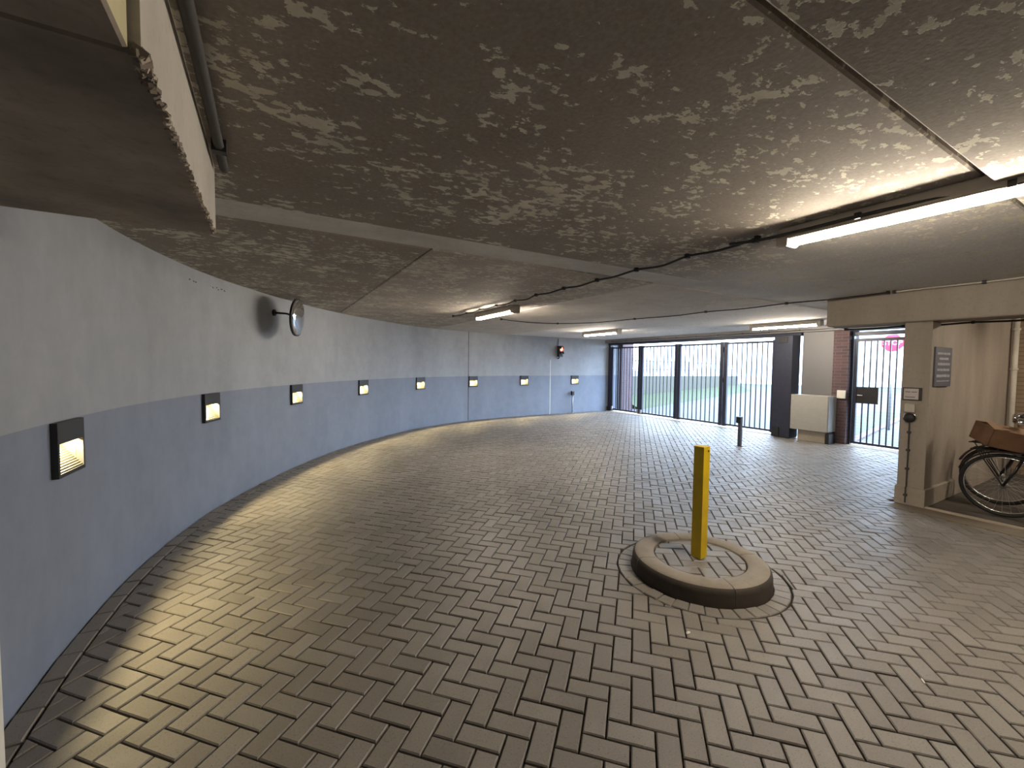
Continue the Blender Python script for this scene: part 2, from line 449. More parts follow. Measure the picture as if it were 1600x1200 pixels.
# ring course around the traffic island
NR = 36
for k in range(NR):
    a0, a1 = 2*PI*k/NR, 2*PI*(k+1)/NR
    P = [ISL+Vector((math.cos(a), math.sin(a)))*r for a, r in ((a0, ISL_R+.004), (a0, RING_R-.004), (a1, RING_R-.004), (a1, ISL_R+.004))]
    P = P if area(P) > 0 else P[::-1]
    c = sum(P, Vector((0, 0)))/4; g = paver_geo([q-c for q in P], gap=.002)
    o = MB().add(*g).build('ring_paver', M_PAVER, floor); o.location = (c.x, c.y, random.gauss(-.001, .0015))
# floor strips
MB().box(GATE_X-.165, GATE_X+.30, 2.6, 11.28, -.06, .004).build('threshold_strip', M_EDGE, floor)
MB().box(BAY_X+.004, 6.50, -7.2, 1.99, -.06, .002).build('gutter_strip', M_STRIP, floor)
MB().cbox(6.50, 6.545, -7.2, 1.745, -.06, .022).build('edging_strip', M_EDGE, floor)
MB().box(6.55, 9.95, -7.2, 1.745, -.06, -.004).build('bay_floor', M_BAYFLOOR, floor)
MB().box(-1.1, BAY_X, -7.2, FIELD_Y0-.1, -.06, -.002).build('rear_floor', M_STRIP, floor)

# ------------------------------------------------------------------ ceiling: concrete planks, filler band, beams
ceiling = struct(MB().box(-1.5, 11.0, -7.4, 11.8, CEIL+.09, CEIL+.30).build('ceiling', M_BLACK))
def panel(x0, x1, y0, y1, z=CEIL, m=M_CEIL, name='ceiling_panel'): return MB().cbox(x0, x1, y0, y1, z, CEIL+.10, .008, 0).build(name, m, ceiling)
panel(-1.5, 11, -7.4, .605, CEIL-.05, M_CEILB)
MB().box(-1.5, 11, .606, .652, CEIL+.035, CEIL+.09).build('joint_shade_strip', M_JOINT_SHADE, ceiling)  # black strip standing in for the shadow along the slab step
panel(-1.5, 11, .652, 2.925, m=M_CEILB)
panel(-1.5, 11, 2.925, 3.295, CEIL+.008, M_BAND, 'filler_band')
xs = [-1.5, 1.15, 3.72, 6.3, 8.9, 11.0]
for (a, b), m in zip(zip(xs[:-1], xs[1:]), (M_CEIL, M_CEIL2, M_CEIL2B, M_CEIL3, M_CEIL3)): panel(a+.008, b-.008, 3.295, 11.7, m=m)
# left downstand beam in two lengths, the nearer slightly narrower
MB().cbox(-1.5, -.207, 1.10, 2.445, 2.196, CEIL, .007).build('ceiling_beam', M_BEAM_SIDE, ceiling)
MB().cbox(-1.5, -.224, -7.4, 1.085, 2.19, CEIL, .006).build('ceiling_beam', M_BEAM_YEL, ceiling)
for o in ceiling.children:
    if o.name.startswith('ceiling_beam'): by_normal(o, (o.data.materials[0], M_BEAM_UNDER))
# spalled lower edge of the left beam: loose stones set in the broken corner
ch_ = MB()
for k in range(260):
    y = 1.10+1.34*random.random()**1.3; r = random.uniform(.002, .0065)*(1.5 if y < 1.2 else 1); mi = 0 if random.random() < .3 else 1
    MM = Matrix.Translation((-.2105+random.uniform(-.004, .002), y, 2.1985+random.uniform(-.002, .005)))@Matrix.Rotation(random.uniform(0, 3), 4, 'X')@Matrix.Rotation(random.uniform(0, 3), 4, 'Z')
    ch_.box(-r, r, -r*1.5, r*1.5, -r*.8, r*.8, mi, MM)
ch_.build('spalled_edge', [M_EDGE, M_BEAM_UNDER], ceiling)['kind'] = 'stuff'
# right beam over the cycle bay
MB().cbox(6.42, 6.86, -7.3, 2.76, 2.146, CEIL, .012).build('ceiling_beam', M_BEAM_R, ceiling)
# lintel over the gates
MB().cbox(10.34, 10.95, 2.6, 11.5, 2.40, CEIL, .008).build('lintel', M_WALL_W, ceiling)

# ------------------------------------------------------------------ other walls
wr = struct(MB().box(6.53, 10.4, 1.76, 1.97, -.05, CEIL+.02).build('wall_right', M_BEAM_R))
MB().cbox(6.50, 6.72, 1.745, 1.985, .21, CEIL+.01, .008).build('pillar_face', M_BEAM_R, wr)
MB().cbox(6.485, 7.50, 1.73, 2.0, 0, .215, .008).build('plinth', M_PLINTH, wr)
wb = struct(MB().box(9.95, 10.6, -7.3, 1.76, -.05, CEIL+.02).build('wall_bay', M_BRICK2))
struct(MB().box(-1.4, 10.6, -7.5, -7.2, -.05, CEIL+.02).build('wall_back', M_WALL_HI))
wf = struct(MB().box(10.48, 10.88, 4.34, 4.95, -.05, 2.42).build('wall_front', M_WALL_W))
MB().box(10.44, 10.88, 4.06, 4.34, -.05, 2.42).build('brick_pier', M_BRICK, wf)
MB().box(10.62, 10.88, 4.95, 5.02, -.05, 2.42).build('brick_return', M_BRICK, wf)
MB().box(10.5, 10.88, 1.6, 2.92, -.05, CEIL).build('brick_wall', M_BRICK, wf)
# pale door jamb at the picture's left edge
struct(MB().cbox(-1.01, -.777, 1.95, 2.0, -.02, 2.19, .003).build('trim_1', M_WHITE))

# ------------------------------------------------------------------ recessed wall lights
ORD = ['first of eight along the curved wall, nearest the camera', 'second of eight, left of the round mirror', 'third of eight along the curved wall, below the round mirror',
       'fourth of eight along the curved wall', 'fifth of eight along the curved wall', 'sixth of eight, left beside the dark wall joint',
       'seventh of eight, left of the red signal', 'last of eight, nearest the big gate']
def wall_light(k, s):
    p, d = wall_at(s); n = Vector((d.y, -d.x)); rz = math.atan2(n.y, n.x)-PI/2
    L = thing('wall_light', 'black square recessed wall light, '+ORD[k], 'wall light', (p.x, p.y, LZ0), rz, 'recessed lights along the curved wall')
    W, Hh, D = LW, LZ1-LZ0, .032; y0 = -.002
    # frame with an opening in its lower part
    ox, oz0, oz1 = W-.018, .022, .185
    f = MB(); f.box(-W, W, y0, D, oz1, Hh); f.box(-W, W, y0, D, 0, oz0); f.box(-W, -ox, y0, D, oz0, oz1); f.box(ox, W, y0, D, oz0, oz1)
    f.build('housing', M_DARK, L)
    # recess: sides, back, roof and a ribbed sloping tray
    dp = -.095; t = MB()
    t.box(-W+.02, -ox, dp, y0, oz0, Hh-.02); t.box(ox, W-.02, dp, y0, oz0, Hh-.02); t.box(-W+.02, W-.02, dp-.01, dp, .016, Hh-.02); t.box(-W+.02, W-.02, dp, y0, oz1+.05, oz1+.06)
    t.build('recess', M_TRAY, L)
    r = MB(); nr = 14
    for q in range(nr):
        a, b = q/nr, (q+1)/nr
        ya, yb = dp+(D-.004-dp)*a, dp+(D-.004-dp)*b; za, zb = oz1-(oz1-oz0)*a, oz1-(oz1-oz0)*b
        ym = ya+(yb-ya)*.72
        r.add([(-ox, ya, za), (ox, ya, za), (ox, ym, za-.002), (-ox, ym, za-.002), (ox, yb, zb), (-ox, yb, zb)], [(3,2,1,0), (5,4,2,3)])
    r.build('ribbed_tray', M_TRAY, L)
    ld = bpy.data.lights.new('bulb', 'AREA'); ld.shape = 'RECTANGLE'; ld.size = .20; ld.size_y = .035; ld.energy = STEP_W; ld.color = (1.0, .80, .42)
    lo = bpy.data.objects.new('bulb', ld); COL.objects.link(lo); lo.parent = L; lo.location = (0, -.028, oz1+.032)
    lo.rotation_euler = (math.radians(46), 0, 0)
for k, s in enumerate(LS): wall_light(k, s)

# ------------------------------------------------------------------ fluorescent battens
def batten(x, y0, y1, label, z=CEIL):
    L = thing('ceiling_light', label, 'ceiling light', (x, (y0+y1)/2, z), 0, 'fluorescent battens on the ceiling'); h = abs(y1-y0)/2
    MB().cbox(-.066, .066, -h, h, -.080, -.001, .008).build('housing', M_DIFF, L)
    for e in (-1, 1): MB().cbox(-.067, .067, e*h-.035, e*h+.035, -.124, -.002, .012).build('end_cap', M_DIFF, L)
    t = MB(); n = 10; hh = h-.04
    t.tube([(0, -hh, -.096), (0, hh, -.096)], .023, 14); t.build('tube', M_TUBE, L, True)
    return L
batten(3.0, .02, 1.54, 'long bright fluorescent batten light at the right, nearest the camera')
batten(3.30, 5.62, 6.92, 'fluorescent batten light above the curved wall, left of the others')
batten(7.55, 7.75, 9.05, 'fluorescent batten light in front of the left half of the big gate')
batten(9.05, 4.0, 5.28, 'fluorescent batten light by the concrete beam, above the white cabinet')
batten(8.3, -.9, 0.6, 'fluorescent batten light out of view, added to brighten the cycle bay')  # assumed lamp, unseen, added to light the bay wall

# ------------------------------------------------------------------ cables and conduits
def cable(name, pts, r, label, clips, m=M_CABLE, cat='cable', clip_size=.018):
    t = thing(name, label, cat, pts[0]); o = Vector(pts[0]); P = [p-o for p in spline(pts, 6)]
    MB().tube(P, r, 7).build('run', m, t, True)
    cl = MB().box(-clip_size, clip_size, -clip_size*.8, clip_size*.8, -clip_size*.9, clip_size).mesh('clip', M_BLACK)
    for c in clips: k = link('clip', cl, t); k.location = Vector(c)-o
    return t
def wavy(x, y0, y1, z, n, amp=.012, x1=None):
    out = []
    x1 = x if x1 is None else x1
    for i in range(2*n+1):
        t = i/(2*n); out.append((x+(x1-x)*t+random.uniform(-.02, .02), y0+(y1-y0)*t, z-(amp if i % 2 else 0)))
    return out
zc = CEIL-.021
P = wavy(3.02, 7.4, 1.72, zc, 10, .016, 2.98); cable('cable', P, .010, 'black cable clipped along the ceiling past the two nearest batten lights', P[::2])
P = [(2.93, 1.9, zc)]+wavy(2.93, 1.7, -.6, CEIL-.05, 4, .004); P = [(x, y, z if y > .66 else CEIL-.072) for x, y, z in P]; cable('conduit', P, .011, 'dark conduit running beside the nearest batten light', P[1::2], M_PIPE, 'conduit')
P = [(4.0, 7.35, zc), (4.7, 7.45, zc-.01), (5.4, 7.38, zc), (5.85, 6.7, zc-.008), (6.05, 5.8, zc), (6.15, 5.0, zc-.012), (6.2, 4.4, zc), (6.25, 3.8, zc-.01), (6.28, 3.2, zc), (6.30, 2.6, zc-.01), (6.32, 2.1, zc)]
cable('cable', P, .009, 'thin black cable curving across the ceiling to the concrete beam', P[::2])
P = wavy(6.34, 2.05, -.8, zc-.035*0-.0, 4, .004); P = [(x, y, zc if y > .66 else zc-.052) for x, y, z in P]; cable('conduit', P, .010, 'pale conduit along the ceiling edge above the concrete beam face', P[::2], M_BEAM_SIDE, 'conduit')
P = [(10.32, 10.9-.33*i, 2.445-(.008 if i % 2 else 0)) for i in range(22)]; cable('cable', P, .008, 'black cable clipped along the lintel above the big gate', P[::2], clip_size=.014)
P = [(6.82, 2.70-.3*i, 2.130-(.008 if i % 2 else 0)) for i in range(13)]; cable('cable', P, .011, 'black cable under the right concrete beam', P[::2])
P = [(-.165, .55+.23*i if i < 9 else .55+.23*i, CEIL-.03) for i in range(9)]; P = [(-.165, y, CEIL-.03 if y > .70 else CEIL-.08) for _, y, _ in P]
cable('conduit', P, .019, 'dark conduit running along the left concrete beam', [P[3], P[7]], M_PIPE, 'conduit', .026)

# ------------------------------------------------------------------ convex mirror
p, d = wall_at(wall_s(.08, 6.75)); n = Vector((d.y, -d.x)); rz = math.atan2(n.y, n.x)-PI/2
mr = thing('convex_mirror', 'round convex traffic mirror on a black arm high on the curved wall', 'mirror', (p.x, p.y, 2.29), rz)
MB().lathe([(.0,.0),(.045,.0),(.045,.02),(.02,.03),(0,.03)], 16, Matrix.Rotation(-PI/2, 4, 'X')).build('wall_plate', M_BLACK, mr)
tilt_m = Matrix.Translation((.015, .33, -.065))@Matrix.Rotation(math.radians(9), 4, 'Z')@Matrix.Rotation(math.radians(-90-4), 4, 'X')
MB().tube([(0, .01, 0), (0, .18, -.012), (.01, .31, -.055)], .013, 8).build('arm', M_BLACK, mr, True)
R0 = .245
MB().lathe([(R0*math.cos(a), .05*math.sin(a)+.012) for a in [PI/2*k/10 for k in range(11)]], 48, tilt_m).build('mirror_dome', M_MIRROR, mr, True)
MB().lathe([(R0+.014, -.012), (R0+.016, .014), (R0-.004, .018), (R0-.004, .006), (0, .0), (0, -.02), (.12, -.018), (R0+.01, -.014)], 48, tilt_m).build('rim', M_BLACK, mr)

# ------------------------------------------------------------------ red signal on the far wall
p, d = wall_at(wall_s(8.27, 11.27)); n = Vector((d.y, -d.x)); rz = math.atan2(n.y, n.x)-PI/2+math.radians(25)
ts = thing('traffic_signal', 'small two-lamp traffic signal glowing red high on the far wall', 'traffic signal', (p.x, p.y-.005, 1.78), rz-math.radians(25))
TM = Matrix.Translation((0, .12, .10))@Matrix.Rotation(math.radians(20), 4, 'Z')
MB().box(-.10, .10, -.05, .05, 0, .36, M=TM).build('body', M_BLACK, ts)
for z, m in ((.255, M_REDLIT), (.10, M_BLACK)):
    MB().lathe([(.07, 0), (.06, .018), (.03, .03), (0, .034)], 20, TM@Matrix.Translation((0, .05, z))@Matrix.Rotation(-PI/2, 4, 'X')).build('lens', m, ts, True)
    v = MB(); pts = [(math.cos(a)*.078, math.sin(a)*.078) for a in [PI*k/10 for k in range(11)]]
    V = [TM@Vector((x, y, z+q)) for y in (.05, .11) for x, q in pts]; v.add(V, [(i, i+1, 12+i, 11+i) for i in range(10)]); o = v.build('hood', M_BLACK, ts)
    so = o.modifiers.new('thick', 'SOLIDIFY'); so.thickness = .004
MB().tube([(0, 0, .05), (0, .06, .05), (0, .10, .10)], .018, 8).build('bracket', M_BLACK, ts)
MB().tube([(0, .015, .70), (0, .015, .42), (0, .06, .40)], .010, 6).build('feed_pipe', M_PIPE, ts)

# ------------------------------------------------------------------ key post at the far wall
kp = thing('key_post', 'slim pole with a black head standing against the far wall', 'post', (8.86, 11.20, 0))
MB().tube([(0,0,.0),(0,0,.62)], .022, 10).build('pole', M_STEEL, kp, True)
MB().lathe([(.05,0),(.05,.012),(.025,.02)], 14).build('foot', M_STEEL, kp)
MB().cbox(-.045,.045,-.04,.04,.60,.74,.01).build('head', M_BLACK, kp)
# key post in front of the gate
kp = thing('key_post', 'short grey post with a black key reader in front of the big gate', 'post', (8.26, 5.0, 0))
MB().cbox(-.03,.03,-.03,.03,.0,.60,.004).build('pole', M_BOLL, kp)
MB().cbox(-.05,.05,-.05,.05,.004,.012,.002).build('foot', M_BOLL, kp)
MB().cbox(-.055,-.03,-.02,.06,.47,.60,.006).build('key_reader', M_BLACK, kp)

# ------------------------------------------------------------------ traffic island and yellow post
isl = thing('traffic_island', 'low round concrete traffic island with paved middle', 'traffic island', (ISL.x, ISL.y, 0))
prof = [(.335,.06),(.335,.118),(.340,.124),(.40,.128),(.455,.127),(.478,.119),(.492,.104),(.497,.08),(.50,-.03),(.34,-.03)]
cuts = [math.radians(a) for a in (-25, 62, 155, 243)]
for q in range(4):
    a0 = cuts[q]+.005; a1 = (cuts[q+1] if q < 3 else cuts[0]+2*PI)-.005; N = 18; V = []; F = []; m = len(prof)
    for i in range(N+1):
        a = a0+(a1-a0)*i/N; V += [(r*math.cos(a), r*math.sin(a), z) for r, z in prof]
    for i in range(N):
        for k in range(m): F.append((i*m+k, (i+1)*m+k, (i+1)*m+(k+1) % m, i*m+(k+1) % m))
    F += [tuple(range(m)), tuple(N*m+k for k in range(m-1, -1, -1))]
    o = MB().add(V, F).build('kerb_segment', [M_KERB, M_KERB_SHADE], isl, True)
    for pl in o.data.polygons:
        if abs(pl.normal.z) < .75 and (pl.center.x**2+pl.center.y**2) > .45**2: pl.material_index = 1; e = o.modifiers.new('split', 'EDGE_SPLIT'); e.split_angle = math.radians(50)
MB().lathe([(0,.03),(.335,.03)], 32).build('bedding', M_JOINT, isl)
A2 = ANG+math.radians(10); F2 = Vector((math.cos(A2), math.sin(A2))); F1 = Vector((F2.y, -F2.x))
for i in range(-8, 9):
    for j in range(-8, 9):
        t = (i-j) % 4
        if t not in (0, 3): continue
        cw, chh = (2, 1) if t == 0 else (1, 2)
        P = [F1*((x+.4)*PW)+F2*((y+.3)*PW) for x, y in ((i, j), (i+cw, j), (i+cw, j+chh), (i, j+chh))]
        c = sum(P, Vector((0,0)))/4
        if c.length > .45: continue
        for k in range(20):
            u = Vector((math.cos(2*PI*k/20), math.sin(2*PI*k/20)))
            P = clip(P, u*.328, -u) if len(P) > 2 else P
        P = cleanp(P)
        if len(P) < 3 or area(P) < .0008: continue
        c = sum(P, Vector((0,0)))/len(P); g = paver_geo([q-c for q in P])
        if g: o = MB().add(*g).build('paver', M_PAVER, isl); o.location = (c.x, c.y, .115+random.gauss(0, .0015))
yp = thing('bollard', 'yellow square steel post standing on the round island', 'bollard', (ISL.x, ISL.y, .1185), math.radians(4))
sh = MB(); b = .041; hgt = .872; wl = .005
sh.cbox(-b, b, -b, b, 0, hgt-.01, .004); sh.build('shaft', M_YELLOW, yp)
MB().cbox(-b-.001, b+.001, -b-.001, b+.001, hgt-.011, hgt, .003).build('cap', M_YELLOW, yp)
MB().lathe([(.008, 0), (.008, .003), (0, .004)], 12, Matrix.Translation((.02, -b, hgt-.035))@Matrix.Rotation(PI/2, 4, 'X')).build('bolt_hole', M_BLACK, yp)

# ------------------------------------------------------------------ bits of litter and scuffs
lt = thing('litter', 'small crumpled white scrap lying on the pavers in front of the island', 'litter', (2.157, 1.581, .001))
MB().lathe([(.0,0),(.010,.001),(.014,.005),(.008,.010),(0,.011)], 7, Matrix.Diagonal((1.3,.7,1,1))).build('scrap', M_WHITE, lt)
lt = thing('cigarette_butt', 'white cigarette butt on the pavers at the lower right', 'litter', (2.88, .736, .005), .7)
MB().tube([(-.02,0,0),(.012,0,0)], .004, 8).build('paper', M_WHITE, lt); MB().tube([(.012,0,0),(.022,0,0)], .004, 8).build('filter', M_CARD2, lt)
for k in range(13):
    sp_, dd = wall_at(wall_s(-.62, 5.17)+.055*k+random.uniform(-.015,.015)); MM = Matrix.Translation((sp_.x, sp_.y, 2.405+random.uniform(-.012,.012)))@Matrix.Rotation(math.atan2(dd.y, dd.x), 4, 'Z')@Matrix.Rotation(random.uniform(-.6,.6), 4, 'Y')
    if k not in (3,4,6): MB().box(-.014, random.uniform(.004,.014), -.0015, .002, -.004, .006, M=MM).build('scuff_mark', M_PIPE, wall_left)

# ------------------------------------------------------------------ folding gate
gate = thing('folding_gate', 'tall dark steel folding gate of four barred leaves across the exit', 'gate', (GATE_X, 8.35, 0))
leaves = [(11.14, 9.80), (9.78, 8.36), (8.34, 6.90), (6.88, 5.54)]
ZB, ZT = .05, 2.25
bar = MB().cbox(-.011, .011, -.011, .011, 0, ZT-ZB-.08, .002).mesh('bar', M_GATE)
for a, b in leaves:
    wl = a-b; c = (a+b)/2-8.35
    lf = link('leaf', None, gate); lf.location = (0, c, 0)
    sw = .095
    fr = MB()
    for e in (-1, 1): fr.box(-.03, .03, e*(wl/2-sw/2)-sw/2, e*(wl/2-sw/2)+sw/2, ZB-.02, ZT+.02)
    fr.box(-.025, .025, -wl/2+sw, wl/2-sw, ZT-.045, ZT); fr.box(-.025, .025, -wl/2+sw, wl/2-sw, ZB, ZB+.05)
    # the leaf frame is the part that carries its bars
    bpy.data.objects.remove(lf); lf = fr.build('leaf_frame', M_GATE, gate); lf.location = (0, c, 0)
    nb = 8
    for i in range(nb):
        o = link('bar', bar, lf); o.location = (0, -wl/2+sw+(wl-2*sw)*(i+1)/(nb+1), ZB+.045)
for y in (9.79, 6.89):
    for z in (.3, 1.2, 2.0): MB().tube([(-.04, y-8.35, z), (-.04, y-8.35, z+.12)], .014, 8).build('hinge', M_GATE, gate)
MB().cbox(-.05, .05, 11.16-8.35, 11.26-8.35, 0, 2.36, .004).build('post', M_GATE, gate)
MB().cbox(-.08, .08, 11.13-8.35, 11.27-8.35, 0, .16, .006).build('post_foot', M_BLACK, gate)
MB().cbox(-.06, .05, 5.0-8.35, 11.27-8.35, 2.33, 2.41, .004).build('top_rail', M_GATE, gate)
MB().cbox(-.42, -.08, 5.0-8.35, 5.39-8.35, .012, 2.33, .01).build('drive_column', M_GATE, gate)
MB().cbox(-.45, -.42, 5.22-8.35, 5.37-8.35, .02, .24, .006).build('drive_foot', M_BLACK, gate)
MB().cbox(-.435, -.42, 5.10-8.35, 5.30-8.35, 2.16, 2.30, .004).build('drive_cover', M_DARK, gate)
for y in (11.05, 9.86, 9.72): MB().cbox(-.06, -.03, y-8.35-.03, y-8.35+.03, .05, .18, .004).build('bottom_pivot', M_STEEL, gate)

# ------------------------------------------------------------------ pedestrian gate
pg = thing('pedestrian_gate', 'narrow barred steel gate beside the brick pier, with a lock plate', 'gate', (10.62, 3.52, 0))
fr = MB(); fr.box(-.03,.03,-.55,-.49,.03,2.22); fr.box(-.03,.03,.44,.50,.03,2.22); fr.box(-.03,.03,-.49,.44,2.16,2.22); fr.box(-.03,.03,-.49,.44,.03,.08)
pf = fr.build('gate_frame', M_GATE, pg)
bar2 = MB().cbox(-.011,.011,-.011,.011,.08,2.16,.002).mesh('bar', M_GATE)
for i in range(8): o = link('bar', bar2, pf); o.location = (0, -.49+.93*(i+1)/9, 0)
MB().cbox(-.045,.045,.51,.545,0,2.36,.004).build('gate_post', M_GATE, pg)
MB().box(-.012,.012,.08,.44,.88,1.22).build('lock_plate', M_DARK, pg)
MB().tube([(-.03,.40,1.05),(-.07,.40,1.05),(-.07,.32,1.05)], .009, 8).build('handle', M_STEEL, pg)
MB().box(-.04,.04,-.6,.55,2.28,2.36).build('transom', M_GATE, pg)
# fine mesh infill: horizontal wires
wm = MB()
for k in range(34): wm.box(-.002,.002,-.49,.44,.10+k*.062,.1025+k*.062)
wm.build('wire_mesh', M_GATE, pg)['kind'] = 'stuff'
nt = tag(MB().cbox(10.40, 10.438, 4.075, 4.225, .97, 1.14, .004).build('notice_plate', M_WHITE), 'small white notice plate on the brick pier beside the narrow gate', 'notice')

# ------------------------------------------------------------------ white cabinet
cb = thing('cabinet', 'cream utility cabinet on a concrete foot between the two gates', 'cabinet', (10.28, 4.64, 0))
MB().cbox(-.16, .18, -.40, .33, .25, 1.01, .008).build('body', M_CREAM, cb)
MB().cbox(-.175, -.158, -.385, .335, .245, 1.015, .004).build('door', M_CREAM, cb)
for z in (.37, .91): MB().lathe([(.014, 0), (.014, .006), (0, .007)], 10, Matrix.Translation((-.175, .28, z))@Matrix.Rotation(-PI/2, 4, 'Y')).build('lock', M_STEEL, cb)
MB().cbox(-.12, .16, -.34, .20, 0, .25, .006).build('foot', M_PLINTH, cb)
MB().cbox(-.15, .10, -.42, -.345, 0, .22, .006).build('vent_box', M_BLACK, cb)

# ------------------------------------------------------------------ signs and devices on the pillar and bay wall
sg = thing('sign', 'slate blue sign with six pale lines of lettering on the bay wall', 'sign', (6.86, 1.742, 1.40))
MB().cbox(-.27, .27, -.012, .0, 0, .46, .003).build('panel', M_SIGN, sg)
rows = [(.385, .42, 3, .030), (.325, .30, 5, .030), (.262, .40, 4, .034), (.195, .42, 3, .034), (.125, .44, 2, .036), (.065, .42, 4, .016)]
for z, wd, nw, hh in rows:
    lt = MB(); x = -wd/2; rem = wd
    while x < wd/2-.01:
        q = min(random.uniform(.012, .024), wd/2-x); lt.box(x, x+q*.78, -.0145, -.012, z-hh/2*random.uniform(.7, 1), z+hh/2*random.uniform(.7, 1)); x += q+(.012 if random.random() < .14 else .001)
    lt.build('lettering', M_LETTER, sg)
ws = thing('notice', 'small framed paper notice on the concrete pillar', 'notice', (6.498, 1.888, 1.235))
MB().cbox(-.012, 0, -.085, .085, 0, .15, .003).build('frame', M_PIPE, ws)
MB().box(-.0145, -.012, -.058, .072, .012, .138).build('paper', M_PAPER, ws)
for z, a, b in ((.096, .060, .014), (.096, .004, -.044), (.036, .06, -.03)):
    MB().box(-.0155, -.0145, b, a, z, z+.007).build('printed_line', M_PIPE, ws)
ks = thing('key_switch', 'round black key switch under a grey box on the concrete pillar', 'switch', (6.498, 1.895, .98))
MB().cbox(-.04, 0, -.045, .045, .118, .215, .006).build('box', M_BEAM_SIDE, ks)
MB().lathe([(.055,0),(.055,.03),(.045,.042),(.02,.05),(0,.05)], 24, Matrix.Translation((0,0,.05))@Matrix.Rotation(-PI/2, 4, 'Y')).build('dial', M_BLACK, ks, True)
MB().lathe([(.062,0),(.062,.012),(.055,.014)], 24, Matrix.Translation((0,0,.05))@Matrix.Rotation(-PI/2, 4, 'Y')).build('bezel', M_CHROME, ks, True)
MB().tube([(-.012,0,.0),(-.012,.0,-.76),(-.03,.0,-.77),(-.03,.0,-.95)], .008, 8).build('conduit', M_PIPE, ks)
for z in (-.12,-.33,-.55,-.86): MB().box(-.03 if z > -.7 else -.045, 0 if z > -.7 else -.014, -.016, .016, z-.012, z+.012).build('clip', M_PIPE, ks)
pp = thing('drain_pipe', 'pale vertical pipe in the far corner of the cycle bay', 'pipe', (9.8, 1.70, 0))
MB().tube([(0,0,0),(0,0,2.50)], .035, 12).build('pipe', M_BEAM_SIDE, pp, True)
for z in (.6, 1.6, 2.2): MB().lathe([(.04, z), (.046, z+.005), (.046, z+.03), (.04, z+.035)], 12).build('bracket', M_BEAM_SIDE, pp)

